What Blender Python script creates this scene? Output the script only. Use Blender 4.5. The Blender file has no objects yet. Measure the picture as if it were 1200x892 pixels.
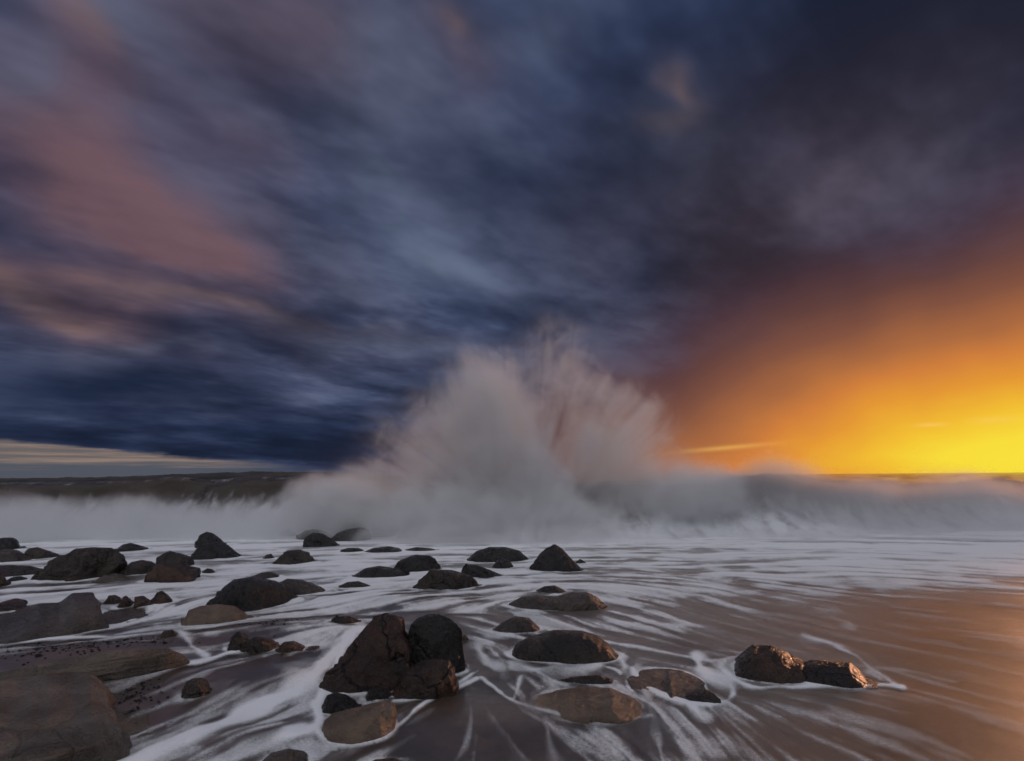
import bpy, math, random
import numpy as np

# ------------------------------------------------------------------ camera
FPX = 680.0                      # focal length in photograph pixels (1200 wide)
CAM = np.array([0.0, 0.0, 1.6])
PITCH, ROLL = math.radians(9.35), math.radians(0.42)
_f = np.array([0.0, math.cos(PITCH), math.sin(PITCH)])
_u0 = np.array([0.0, -math.sin(PITCH), math.cos(PITCH)])
_r0 = np.array([1.0, 0.0, 0.0])
_u = _u0 * math.cos(ROLL) + _r0 * math.sin(ROLL)
_r = _r0 * math.cos(ROLL) - _u0 * math.sin(ROLL)

scene = bpy.context.scene
col = scene.collection
cam_data = bpy.data.cameras.new("camera")
cam_data.sensor_width = 36.0
cam_data.lens = 36.0 * FPX / 1200.0
cam_data.clip_start, cam_data.clip_end = 0.05, 30000.0
cam = bpy.data.objects.new("camera", cam_data)
col.objects.link(cam)
import mathutils
cam.matrix_world = mathutils.Matrix((
    (_r[0], _u[0], -_f[0], CAM[0]), (_r[1], _u[1], -_f[1], CAM[1]),
    (_r[2], _u[2], -_f[2], CAM[2]), (0, 0, 0, 1)))
scene.camera = cam


def ray(px, py):
    d = _f + _r * ((px - 600.0) / FPX) - _u * ((py - 446.0) / FPX)
    return d / np.linalg.norm(d)


def at(px, py, z=0.0):
    d = ray(px, py)
    return CAM + d * ((z - CAM[2]) / d[2])


def at_y(px, py, y):
    d = ray(px, py)
    return CAM + d * ((y - CAM[1]) / d[1])


def project(P):
    d = np.asarray(P) - CAM
    w = d @ _f
    return 600.0 + FPX * (d @ _r) / w, 446.0 - FPX * (d @ _u) / w


# ------------------------------------------------------------------ node helper
class NT:
    def __init__(self, tree):
        self.t = tree
        self.t.nodes.clear()

    def n(self, kind, props=None, **ins):
        nd = self.t.nodes.new(kind)
        for k, v in (props or {}).items():
            setattr(nd, k, v)
        for k, v in ins.items():
            self.set(nd, k, v)
        return nd

    def set(self, nd, key, v):
        key = int(key[1:]) if isinstance(key, str) and key[0] == "i" and key[1:].isdigit() else key.replace("_", " ") if isinstance(key, str) else key
        s = nd.inputs[key]
        if isinstance(v, bpy.types.NodeSocket):
            self.t.links.new(v, s)
        else:
            if isinstance(v, (tuple, list)) and len(v) == 3 and s.type == "RGBA":
                v = (*v, 1.0)
            s.default_value = v

    def m(self, op, a, b=None, c=None, clamp=False):
        nd = self.n("ShaderNodeMath", {"operation": op, "use_clamp": clamp})
        for i, v in enumerate((a, b, c)):
            if v is not None:
                self.set(nd, "i%d" % i, v)
        return nd.outputs[0]

    def v(self, op, a, b=None, scale=None):
        nd = self.n("ShaderNodeVectorMath", {"operation": op})
        self.set(nd, "i0", a)
        if b is not None:
            self.set(nd, "i1", b)
        if scale is not None:
            self.set(nd, "Scale", scale)
        return nd.outputs["Value"] if op in ("LENGTH", "DOT_PRODUCT", "DISTANCE") else nd.outputs["Vector"]

    def mix(self, f, a, b, blend="MIX"):
        nd = self.n("ShaderNodeMix", {"data_type": "RGBA", "blend_type": blend, "clamp_factor": True})
        self.set(nd, "i0", f)
        self.set(nd, "i6", a)
        self.set(nd, "i7", b)
        return nd.outputs[2]

    def ss(self, v, a, b, lo=0.0, hi=1.0):          # smoothstep remap
        nd = self.n("ShaderNodeMapRange", {"interpolation_type": "SMOOTHSTEP"})
        for i, x in enumerate((v, a, b, lo, hi)):
            self.set(nd, "i%d" % i, x)
        return nd.outputs[0]

    def noise(self, vec, scale, detail=4.0, rough=0.5, dist=0.0, lac=2.0):
        nd = self.n("ShaderNodeTexNoise", {"noise_dimensions": "3D"})
        self.set(nd, "Vector", vec)
        for k, x in (("Scale", scale), ("Detail", detail), ("Roughness", rough), ("Distortion", dist), ("Lacunarity", lac)):
            self.set(nd, k, x)
        return nd.outputs[0]

    def ramp(self, fac, stops, interp="LINEAR"):
        nd = self.n("ShaderNodeValToRGB")
        cr = nd.color_ramp
        cr.interpolation = interp
        while len(cr.elements) < len(stops):
            cr.elements.new(0.5)
        for e, (p, c) in zip(cr.elements, stops):
            e.position = p
            e.color = (*c, 1.0)
        self.set(nd, "i0", fac)
        return nd.outputs[0]

    def xyz(self, v):
        nd = self.n("ShaderNodeSeparateXYZ")
        self.set(nd, "i0", v)
        return nd.outputs

    def comb(self, x, y, z=0.0):
        nd = self.n("ShaderNodeCombineXYZ")
        for i, s in enumerate((x, y, z)):
            self.set(nd, "i%d" % i, s)
        return nd.outputs[0]


def azel(px, py):
    d = ray(px, py)
    return math.atan2(d[0], d[1]), math.asin(d[2])


# ------------------------------------------------------------------ sky
SUN_AZ, SUN_EL = azel(1340, 497)
SUN_EL = math.radians(6.2)
world = bpy.data.worlds.new("World")
scene.world = world
world.use_nodes = True
W = NT(world.node_tree)
gen = W.n("ShaderNodeTexCoord").outputs["Generated"]
D = W.v("NORMALIZE", gen)
dx, dy, dz = W.xyz(D)[:3]
az0 = W.m("ARCTAN2", dx, dy)
el0 = W.m("ARCSINE", dz)
# slow warping of the sky coordinates so cloud edges are never clean
wn = W.n("ShaderNodeTexNoise", {"noise_dimensions": "3D"}, Vector=D, Scale=3.2, Detail=3.0, Roughness=0.55)
wo = W.xyz(W.v("SUBTRACT", wn.outputs["Color"], (0.5, 0.5, 0.5)))
az = W.m("MULTIPLY_ADD", wo[0], 0.34, az0)
el = W.m("MULTIPLY_ADD", wo[1], 0.20, el0)
# cloud deck: direction projected on a flat ceiling, stretched along the wind
inv = W.m("DIVIDE", 1.0, W.m("ADD", W.m("MAXIMUM", dz, 0.0), 0.19))
deck = W.comb(W.m("MULTIPLY", dx, inv), W.m("MULTIPLY", dy, inv), 0.0)
vr = W.n("ShaderNodeVectorRotate", {"rotation_type": "Z_AXIS"}, Vector=deck)
vr.inputs["Angle"].default_value = math.radians(46)
dk = W.v("MULTIPLY", vr.outputs[0], (1.0, 0.60, 1.0))
n_big = W.noise(dk, 0.80, 4.0, 0.5, 0.7)
n_mid = W.noise(W.v("ADD", dk, (7.3, 2.1, 4.0)), 1.7, 4.0, 0.55, 0.0)
n_fin = W.noise(W.v("ADD", dk, (1.7, 9.4, 2.0)), 6.5, 3.0, 0.6, 0.0)
dens = W.m("ADD", W.m("MULTIPLY", n_big, 0.58), W.m("MULTIPLY", n_mid, 0.42))
dens = W.m("MULTIPLY_ADD", W.m("SUBTRACT", n_fin, 0.5), W.ss(dz, 0.0, 0.35, 0.06, 0.13), dens)
lit = W.ss(dens, 0.37, 0.66)
base = W.ramp(lit, [(0.0, (0.012, 0.020, 0.046)), (0.35, (0.022, 0.033, 0.074)),
                    (0.7, (0.042, 0.056, 0.108)), (1.0, (0.088, 0.106, 0.172))])


def patch(px, py, wx, wy, rot=0.0, warp=True):
    """soft lobe of cloud colour around a direction"""
    a, e = azel(px, py)
    A = W.m("SUBTRACT", az if warp else az0, a)
    E = W.m("SUBTRACT", el if warp else el0, e)
    c, s = math.cos(rot), math.sin(rot)
    wx, wy = wx / FPX, wy / FPX
    X = W.m("MULTIPLY_ADD", A, c / wx, W.m("MULTIPLY", E, s / wx))
    Y = W.m("MULTIPLY_ADD", E, c / wy, W.m("MULTIPLY", A, -s / wy))
    q = W.m("MULTIPLY_ADD", X, X, W.m("MULTIPLY", Y, Y))
    return W.m("EXPONENT", W.m("MULTIPLY", q, -1.0))


def total(lst):
    t = None
    for amp, pch in lst:
        v_ = W.m("MULTIPLY", pch, amp)
        t = v_ if t is None else W.m("ADD", t, v_)
    return t


R_ = math.radians
dark = total([(0.75, patch(330, 280, 120, 45, R_(-22))), (0.9, patch(560, 190, 120, 70, R_(-15))),
              (0.8, patch(60, 280, 120, 30, R_(-15))), (0.9, patch(700, 290, 130, 110)),
              (1.0, patch(60, 450, 170, 45, R_(-6))), (0.8, patch(330, 490, 240, 40, R_(-5))),
              (0.8, patch(1150, 50, 150, 100)), (0.5, patch(900, 100, 110, 30)), (0.7, patch(280, 70, 110, 70)), (0.5, patch(60, 130, 110, 50, R_(-15)))])
clr = W.mix(W.m("MULTIPLY", dark, 0.70), base, (0.0120, 0.0195, 0.046))
grain = W.ss(n_mid, 0.30, 0.72, 0.35, 1.3)
pink = W.m("MULTIPLY", total([(0.75, patch(110, 205, 170, 56, R_(-18))), (0.2, patch(300, 120, 160, 70, R_(-15))), (1.0, patch(215, 290, 105, 48, R_(-20))),
                              (0.8, patch(70, 355, 130, 30, R_(-14))), (0.6, patch(230, 372, 190, 20, R_(-6))),
                              (0.6, patch(330, 20, 150, 55, R_(-8))), (0.65, patch(90, 55, 65, 45, R_(-30))),
                              (0.5, patch(535, 30, 60, 35, R_(-30))), (0.25, patch(270, 160, 60, 25, R_(-20)))]), grain)
clr = W.mix(W.m("MULTIPLY", pink, 0.85), clr, (0.112, 0.066, 0.082))
peach = W.m("MULTIPLY", total([(0.8, patch(50, 352, 80, 14, R_(-16))), (0.6, patch(290, 372, 130, 9, R_(-4))), (0.7, patch(795, 108, 16, 26, R_(15))),
                               (0.45, patch(775, 158, 28, 18)), (0.4, patch(545, 25, 24, 14)), (0.3, patch(105, 40, 40, 18, R_(-25)))]), grain)
clr = W.mix(W.m("MULTIPLY", peach, 0.8), clr, (0.20, 0.130, 0.112))
blue = W.m("MULTIPLY", total([(0.8, patch(490, 290, 90, 40, R_(-28))), (0.6, patch(450, 200, 55, 22, R_(-38))), (0.55, patch(560, 330, 70, 18, R_(-18))),
                              (0.6, patch(430, 400, 120, 12, R_(-4))), (0.5, patch(440, 70, 65, 45, R_(-10))), (0.5, patch(640, 50, 60, 30)), (0.35, patch(780, 180, 60, 60)),
                              (0.4, patch(160, 30, 35, 22)), (0.4, patch(20, 90, 30, 30)), (0.35, patch(200, 420, 60, 7))]), grain)
clr = W.mix(W.m("MULTIPLY", blue, 0.8), clr, (0.085, 0.108, 0.165))
# the right hand cloud mass turns purple, then maroon, towards the sun
pur = total([(0.8, patch(1010, 180, 240, 110)), (0.6, patch(850, 330, 130, 90))])
clr = W.mix(W.m("MULTIPLY", pur, 0.75), clr, W.mix(lit, (0.044, 0.031, 0.041), (0.098, 0.074, 0.092)))
clr = W.v("SCALE", clr, scale=W.ss(W.m("MULTIPLY_ADD", n_fin, 0.22, W.m("MULTIPLY", n_mid, 0.78)), 0.34, 0.66, 0.72, 1.42))
# low strip of clear peach sky under the cloud edge on the side away from the sun
a0, e0 = azel(0, 513)
a1, e1 = azel(400, 549)
edge = W.m("MULTIPLY_ADD", W.m("SUBTRACT", az0, a0), (e1 - e0) / (a1 - a0), e0)
edge = W.m("MULTIPLY_ADD", W.m("SUBTRACT", W.noise(W.comb(W.m("MULTIPLY", az0, 5.0), W.m("MULTIPLY", el0, 30.0), 0.0), 1.6, 5.0, 0.6), 0.5), 0.022, edge)
strip = W.ss(W.m("SUBTRACT", edge, el0), -0.002, 0.006)
strip = W.m("MULTIPLY", strip, W.ss(az0, a1 + 0.05, a1 - 0.25))
streaks = W.noise(W.comb(W.m("MULTIPLY", az0, 3.0), W.m("MULTIPLY", el0, 70.0), 3.0), 2.0, 6.0, 0.6)
low = W.ss(W.m("MULTIPLY_ADD", W.m("SUBTRACT", streaks, 0.5), 0.03, el0), 0.012, 0.030)
scol = W.mix(low, (0.078, 0.088, 0.112), W.mix(W.ss(streaks, 0.38, 0.65), (0.13, 0.115, 0.120), (0.255, 0.190, 0.160)))
clr = W.mix(strip, clr, scol)
# glow round the low sun
ga, ge = azel(1250, 528)
gx = W.m("DIVIDE", W.m("SUBTRACT", W.m("MULTIPLY_ADD", wo[0], 0.10, az0), ga), 0.58)
gy = W.m("DIVIDE", W.m("SUBTRACT", W.m("MULTIPLY_ADD", wo[1], 0.10, el0), ge), 0.215)
gq = W.m("POWER", W.m("ADD", W.m("POWER", W.m("ABSOLUTE", gx), 1.3), W.m("POWER", W.m("ABSOLUTE", gy), 1.3)), 0.77)
gq = W.m("MULTIPLY_ADD", W.m("SUBTRACT", n_mid, 0.5), 0.10, gq)
glow = W.ramp(W.m("MULTIPLY", gq, 0.5), [(0.0, (0.95, 0.77, 0.05)), (0.10, (0.94, 0.72, 0.045)), (0.18, (0.89, 0.51, 0.034)), (0.265, (0.78, 0.31, 0.036)), (0.34, (0.64, 0.215, 0.046)), (0.42, (0.41, 0.145, 0.052)),
                                         (0.53, (0.215, 0.083, 0.052)), (0.62, (0.135, 0.056, 0.046)), (0.76, (0.085, 0.038, 0.044)), (0.9, (0.058, 0.035, 0.046))])
gmask = W.ss(gq, 2.0, 1.05)
clr = W.mix(gmask, clr, glow)
wisps = total([(0.35, patch(850, 525, 45, 2.5, R_(4), False)), (0.45, patch(1090, 498, 12, 2, 0, False)), (0.3, patch(1165, 492, 16, 3, 0, False))])
clr = W.mix(wisps, clr, (1.0, 0.62, 0.14))
# unseen deck overhead and behind the camera, thinned and brightened to light the foam
sky = W.n("ShaderNodeTexSky", {"sky_type": "NISHITA", "sun_disc": False, "sun_elevation": SUN_EL, "sun_rotation": SUN_AZ})
nish = W.v("SCALE", sky.outputs[0], scale=0.085)
up = W.v("DOT_PRODUCT", D, (0.0, -0.5, 0.866))
overhead_fill = W.m("MULTIPLY", W.ss(up, 0.30, 0.92), W.ss(dens, 0.38, 0.58, 0.75, 0.98))
clr = W.mix(overhead_fill, clr, W.mix(0.8, nish, (0.90, 0.88, 0.94)))
# below the horizon: dim ground colour
clr = W.mix(W.ss(dz, -0.002, -0.05), clr, (0.03, 0.03, 0.035))
bg = W.n("ShaderNodeBackground", Color=clr, Strength=1.0)
out = W.n("ShaderNodeOutputWorld")
W.t.links.new(bg.outputs[0], out.inputs[0])
world.cycles.sampling_method = "MANUAL"
world.cycles.sample_map_resolution = 1024

# ------------------------------------------------------------------ sun
sd = bpy.data.lights.new("sun", "SUN")
sd.energy = 1.15
sd.angle = math.radians(7.0)
sd.color = (1.0, 0.45, 0.24)
sun = bpy.data.objects.new("sun", sd)
col.objects.link(sun)
sv = mathutils.Vector((math.sin(SUN_AZ) * math.cos(SUN_EL), math.cos(SUN_AZ) * math.cos(SUN_EL), math.sin(SUN_EL)))
sun.rotation_euler = sv.to_track_quat("Z", "Y").to_euler()

scene.view_settings.view_transform = "Standard"
scene.view_settings.look = "None"
scene.view_settings.exposure = 0.0
scene.view_settings.gamma = 1.0
scene.view_settings.use_curve_mapping = False
cy = scene.cycles
cy.use_denoising = True
cy.use_adaptive_sampling = True
cy.adaptive_threshold = 0.03
cy.adaptive_min_samples = 12
cy.caustics_reflective = cy.caustics_refractive = False
cy.max_bounces, cy.diffuse_bounces, cy.glossy_bounces = 6, 3, 3
cy.transparent_max_bounces, cy.volume_bounces = 8, 4
cy.sample_clamp_indirect = 4.0
cy.volume_max_steps = 256


# ------------------------------------------------------------------ numpy noise
_rs = np.random.RandomState(7)
_perm = np.tile(_rs.permutation(256), 3)
_grad = np.array([[1, 1, 0], [-1, 1, 0], [1, -1, 0], [-1, -1, 0], [1, 0, 1], [-1, 0, 1], [1, 0, -1], [-1, 0, -1],
                  [0, 1, 1], [0, -1, 1], [0, 1, -1], [0, -1, -1]], float)


def pn(P):
    P = np.asarray(P, float)
    I = np.floor(P).astype(int)
    F = P - I
    U = F * F * F * (F * (F * 6 - 15) + 10)
    I &= 255
    o = 0.0
    for i in (0, 1):
        for j in (0, 1):
            for k in (0, 1):
                h = _perm[_perm[_perm[I[:, 0] + i] + I[:, 1] + j] + I[:, 2] + k] % 12
                g = (_grad[h] * (F - (i, j, k))).sum(1)
                w = (U[:, 0] if i else 1 - U[:, 0]) * (U[:, 1] if j else 1 - U[:, 1]) * (U[:, 2] if k else 1 - U[:, 2])
                o = o + g * w
    return o


def fbm(P, octv=4, gain=0.5):
    a, s, o = 1.0, 1.0, 0.0
    for q in range(octv):
        o = o + a * pn(P * s + 17.3 * q)
        a *= gain
        s *= 2.03
    return o


def sstep(x, a, b):
    t = np.clip((x - a) / (b - a), 0, 1)
    return t * t * (3 - 2 * t)


def mesh_obj(name, V, F, mat, smooth=True, parent=None):
    me = bpy.data.meshes.new(name)
    V = np.asarray(V, np.float32)
    F = np.asarray(F, np.int32)
    k = F.shape[1]
    me.vertices.add(len(V))
    me.vertices.foreach_set("co", V.ravel())
    me.loops.add(F.size)
    me.loops.foreach_set("vertex_index", F.ravel())
    me.polygons.add(len(F))
    me.polygons.foreach_set("loop_start", np.arange(0, F.size, k, dtype=np.int32))
    me.update(calc_edges=True)
    me.validate()
    if smooth:
        me.polygons.foreach_set("use_smooth", np.ones(len(me.polygons), bool))
    me.materials.append(mat)
    o = bpy.data.objects.new(name, me)
    col.objects.link(o)
    if parent is not None:
        o.parent = parent
    return o


def tag(o, label=None, cat=None, group=None, kind=None):
    for k, v_ in (("label", label), ("category", cat), ("group", group), ("kind", kind)):
        if v_:
            o[k] = v_
    return o


def grid_faces(n, m, wrap=False):
    i, j = np.meshgrid(np.arange(n - 1), np.arange(m if wrap else m - 1), indexing="ij")
    j2 = (j + 1) % m
    return np.stack([i * m + j, i * m + j2, (i + 1) * m + j2, (i + 1) * m + j], -1).reshape(-1, 4)


def new_mat(name):
    m = bpy.data.materials.new(name)
    m.use_nodes = True
    return m, NT(m.node_tree)


def finish(T, shader, disp=None, vol=None):
    o = T.n("ShaderNodeOutputMaterial")
    if shader is not None:
        T.t.links.new(shader, o.inputs["Surface"])
    if vol is not None:
        T.t.links.new(vol, o.inputs["Volume"])


def bump(T, h, strength, dist, normal=None):
    nd = T.n("ShaderNodeBump", Strength=strength, Distance=dist, Height=h)
    if normal is not None:
        T.set(nd, "Normal", normal)
    return nd.outputs[0]


# ------------------------------------------------------------------ materials
def mat_sand():
    m, T = new_mat("wet_sand")
    P = T.n("ShaderNodeNewGeometry").outputs["Position"]
    big = T.noise(P, 0.9, 5, 0.6)
    mid = T.noise(T.v("MULTIPLY", P, (1.0, 1.0, 0.2)), 14.0, 5, 0.6)
    fine = T.noise(P, 260.0, 3, 0.7)
    c = T.mix(T.ss(big, 0.35, 0.68), (0.034, 0.026, 0.023), (0.088, 0.061, 0.045))
    c = T.mix(T.ss(mid, 0.52, 0.72), c, (0.035, 0.028, 0.026))
    c = T.mix(T.ss(fine, 0.60, 0.78, 0, 0.6), c, (0.16, 0.12, 0.09))
    c = T.mix(T.ss(fine, 0.42, 0.25, 0, 0.7), c, (0.012, 0.010, 0.010))
    c = T.mix(T.ss(T.m("MULTIPLY_ADD", T.m("SUBTRACT", big, 0.5), 1.6, T.xyz(P)[0]), 0.6, 2.8, 0.0, 0.75), c, (0.185, 0.112, 0.058))   # golden sunset light on that side, painted into the sand colour
    rough = T.ss(mid, 0.3, 0.7, 0.36, 0.50)
    nrm = bump(T, T.m("MULTIPLY_ADD", fine, 0.4, T.m("MULTIPLY", mid, 0.5)), 0.22, 0.008)
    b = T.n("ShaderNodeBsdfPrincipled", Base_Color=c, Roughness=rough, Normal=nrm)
    b.inputs["Specular IOR Level"].default_value = 0.45
    b.inputs["Coat Weight"].default_value = 1.0          # film of sea water
    b.inputs["Coat Roughness"].default_value = 0.29
    b.inputs["Coat IOR"].default_value = 1.33
    finish(T, b.outputs[0])
    return m


def mat_foam():
    m, T = new_mat("sea_foam")
    P = T.n("ShaderNodeNewGeometry").outputs["Position"]
    at_ = T.n("ShaderNodeAttribute", {"attribute_name": "foam"}).outputs["Fac"]
    fine = T.noise(P, 55.0, 5, 0.65)
    f = T.m("MULTIPLY_ADD", T.m("SUBTRACT", fine, 0.5), T.ss(at_, 0.0, 0.25, 0.0, 0.42), at_)
    fac = T.m("MULTIPLY", T.ss(f, -0.05, 0.80), 0.97)
    nrm = bump(T, T.m("ADD", fine, T.m("MULTIPLY", at_, 0.8)), 0.25, 0.02)
    b = T.n("ShaderNodeBsdfPrincipled", Base_Color=(0.86, 0.88, 0.91), Roughness=0.5, Normal=nrm)
    b.inputs["Specular IOR Level"].default_value = 0.3
    tr = T.n("ShaderNodeBsdfTransparent")
    mx = T.n("ShaderNodeMixShader")
    T.set(mx, "i0", fac)
    T.t.links.new(tr.outputs[0], mx.inputs[1])
    T.t.links.new(b.outputs[0], mx.inputs[2])
    finish(T, mx.outputs[0])
    return m


def mat_water(name, foam_lo=0.62, foam_hi=0.80, foam_amt=0.7, stretch=(0.35, 1.0, 1.0), attr=False, deep=(0.016, 0.018, 0.020)):
    m, T = new_mat(name)
    P = T.n("ShaderNodeNewGeometry").outputs["Position"]
    n1 = T.noise(T.v("MULTIPLY", P, stretch), 0.9, 6, 0.6, 0.5)
    n2 = T.noise(T.v("MULTIPLY", P, (0.7, 1.0, 1.0)), 4.0, 5, 0.6)
    f = T.m("MULTIPLY", T.ss(T.m("MULTIPLY_ADD", n2, 0.25, T.m("MULTIPLY", n1, 0.75)), foam_lo, foam_hi), foam_amt)
    if attr:
        a = T.n("ShaderNodeAttribute", {"attribute_name": "foam"}).outputs["Fac"]
        st = T.noise(T.v("MULTIPLY", P, (1.0, 0.5, 0.35)), 3.0, 6, 0.6, 0.3)
        f = T.m("MAXIMUM", f, T.ss(T.m("MULTIPLY_ADD", T.m("SUBTRACT", st, 0.5), 1.1, a), 0.25, 0.95))
    c = T.mix(f, deep, (0.62, 0.64, 0.67))
    nrm = bump(T, T.m("MULTIPLY_ADD", n2, 0.4, n1), 0.5, 0.15)
    b = T.n("ShaderNodeBsdfPrincipled", Base_Color=c, Roughness=T.m("MULTIPLY_ADD", f, 0.45, 0.14), Normal=nrm)
    b.inputs["IOR"].default_value = 1.33
    finish(T, b.outputs[0])
    return m


def mat_rock(name, dark_c, light_c, stain, rough, wet=0.5, crack=0.5, strata=0.0, scale=1.0):
    m, T = new_mat(name)
    tc = T.n("ShaderNodeTexCoord").outputs["Object"]
    inf = T.n("ShaderNodeObjectInfo").outputs["Random"]
    P = T.v("ADD", tc, T.v("SCALE", T.comb(inf, T.m("MULTIPLY", inf, 7.7), T.m("MULTIPLY", inf, 3.1)), scale=40.0))
    big = T.noise(P, 2.2 * scale, 6, 0.6, 0.4)
    mid = T.noise(P, 11.0 * scale, 6, 0.65)
    fine = T.noise(P, 90.0 * scale, 4, 0.7)
    c = T.mix(T.ss(big, 0.34, 0.68), dark_c, light_c)
    c = T.mix(T.ss(mid, 0.52, 0.70, 0, 0.65), c, stain)
    c = T.mix(T.ss(fine, 0.55, 0.75, 0, 0.35), c, tuple(min(1, x * 2.2) for x in light_c))
    c = T.mix(T.ss(fine, 0.45, 0.28, 0, 0.6), c, tuple(x * 0.35 for x in dark_c))
    h = T.m("MULTIPLY_ADD", fine, 0.16, T.m("MULTIPLY", mid, 0.62))
    if strata:
        ly = T.noise(T.v("MULTIPLY", P, (1.2, 1.2, 16.0)), 1.6 * scale, 5, 0.6, 0.3)
        h = T.m("MULTIPLY_ADD", ly, 0.6 * strata, h)
        c = T.mix(T.ss(ly, 0.5, 0.66, 0, 0.45 * strata), c, tuple(x * 1.5 for x in light_c))
    if crack:
        wp = T.v("ADD", P, T.v("SCALE", T.n("ShaderNodeTexNoise", Vector=P, Scale=3.0 * scale, Detail=4.0).outputs["Color"], scale=0.35))
        vo = T.n("ShaderNodeTexVoronoi", {"feature": "DISTANCE_TO_EDGE"}, Vector=wp, Scale=1.7 * scale)
        ck = T.ss(vo.outputs["Distance"], 0.0, 0.022)
        c = T.mix(T.m("MULTIPLY", T.m("SUBTRACT", 1.0, ck), crack), c, (0.008, 0.007, 0.007))
        h = T.m("MULTIPLY_ADD", ck, 0.35 * crack, h)
    nrm = bump(T, h, 1.0, 0.07 / scale)
    b = T.n("ShaderNodeBsdfPrincipled", Base_Color=c, Roughness=T.ss(T.m("MULTIPLY_ADD", fine, 0.5, T.m("MULTIPLY", mid, 0.5)), 0.35, 0.65, rough - 0.06, rough + 0.24), Normal=nrm)
    b.inputs["Specular IOR Level"].default_value = wet
    finish(T, b.outputs[0])
    return m


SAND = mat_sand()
FOAM = mat_foam()
SEA = mat_water("sea_water", 0.56, 0.72, 0.5)
WAVE = mat_water("wave_water", 0.60, 0.80, 0.25, (0.6, 0.8, 0.4), attr=True, deep=(0.032, 0.023, 0.017))
ROCKM = {
    "black": mat_rock("rock_black_wet", (0.004, 0.0036, 0.0035), (0.015, 0.0125, 0.0115), (0.008, 0.006, 0.005), 0.17, 0.42, 0.5),
    "dark": mat_rock("rock_dark_brown", (0.009, 0.007, 0.006), (0.040, 0.028, 0.021), (0.020, 0.013, 0.009), 0.19, 0.42, 0.4),
    "brown": mat_rock("rock_red_brown", (0.012, 0.007, 0.005), (0.066, 0.032, 0.018), (0.018, 0.010, 0.007), 0.19, 0.45, 0.6),
    "rust": mat_rock("rock_black_rust", (0.003, 0.0026, 0.0025), (0.055, 0.022, 0.011), (0.008, 0.005, 0.004), 0.16, 0.45, 0.8),
    "tan": mat_rock("rock_tan_smooth", (0.080, 0.057, 0.040), (0.180, 0.130, 0.092), (0.055, 0.037, 0.025), 0.30, 0.45, 0.0, 0.3, 1.0),
    "layered": mat_rock("rock_layered_brown", (0.010, 0.0075, 0.006), (0.055, 0.038, 0.028), (0.020, 0.013, 0.010), 0.22, 0.42, 0.7, 1.0, 1.3),
    "grey": mat_rock("rock_grey_brown", (0.026, 0.020, 0.017), (0.082, 0.063, 0.050), (0.030, 0.022, 0.018), 0.20, 0.5, 0.2, 0.4, 0.9),
    "slab": mat_rock("rock_pale_slab", (0.050, 0.041, 0.033), (0.150, 0.123, 0.098), (0.070, 0.048, 0.031), 0.28, 0.42, 0.3, 1.0, 0.8),
}


# ------------------------------------------------------------------ ground relief
def sand_z(x, y):
    P = np.stack([x, y, np.zeros_like(x)], -1)
    r = np.hypot(x, y)
    z = 0.028 * fbm(P * 0.45, 2) + 0.008 * fbm(P * 2.7 + 5, 3) * (1 - 0.85 * sstep(x, 0.3, 2.0))
    z = z - 0.30 * sstep(r, 13.0, 19.0)
    for px, py, wx, wy, hh in ((315, 742, 1.0, 0.5, 0.07), (300, 868, 0.4, 0.25, 0.05), (540, 850, 0.7, 0.4, 0.04),
                               (100, 770, 1.1, 0.4, 0.06), (250, 800, 0.8, 0.4, 0.05), (420, 705, 1.3, 0.6, 0.05), (500, 712, 0.8, 0.5, 0.05)):
        c = at(px, py)
        z = z + hh * np.exp(-((x - c[0]) / wx) ** 2 - ((y - c[1]) / wy) ** 2)
    return z


def log_polar(r0, r1, a0_, a1_, nr, na):
    r = np.exp(np.linspace(math.log(r0), math.log(r1), nr))
    a = np.linspace(a0_, a1_, na)
    Rr, A = np.meshgrid(r, a, indexing="ij")
    return (Rr * np.sin(A)).ravel(), (Rr * np.cos(A)).ravel()


NRb, NAb = 420, 620
bx_, by_ = log_polar(1.0, 40.0, -1.35, 1.35, NRb, NAb)
bz = sand_z(bx_, by_)
Vb = np.stack([bx_, by_, bz], -1)
Fb = grid_faces(NRb, NAb)[:, ::-1]
n0 = len(Vb)
skirt = np.array([[-400, -400, -0.4], [400, -400, -0.4], [400, 45, -0.4], [-400, 45, -0.4]])
Vb = np.vstack([Vb, skirt])
Fb = np.vstack([Fb, [[n0, n0 + 1, n0 + 2, n0 + 3]]])
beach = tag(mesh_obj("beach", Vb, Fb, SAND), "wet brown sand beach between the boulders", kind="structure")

# ------------------------------------------------------------------ sea to the horizon
rs = np.concatenate([np.linspace(12.5, 60, 150), np.exp(np.linspace(math.log(62), math.log(9000), 170))])
as_ = np.linspace(-1.45, 1.45, 260)
Rr, A = np.meshgrid(rs, as_, indexing="ij")
sx, sy = (Rr * np.sin(A)).ravel(), (Rr * np.cos(A)).ravel()
rr = Rr.ravel()
P2 = np.stack([sx * 0.05, sy * 0.10, np.zeros_like(sx)], -1)
swell = 0.9 * fbm(P2, 3) * sstep(rr, 22, 60) * (1 - sstep(rr, 400, 2500))
sz = -0.10 + 0.05 * fbm(np.stack([sx * 0.5, sy * 0.8, sx * 0], -1), 3) * (1 - sstep(rr, 60, 200)) + swell
sea = tag(mesh_obj("sea", np.stack([sx, sy, sz], -1), grid_faces(len(rs), len(as_))[:, ::-1], SEA), "dark sea reaching to the horizon", kind="structure")

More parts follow.
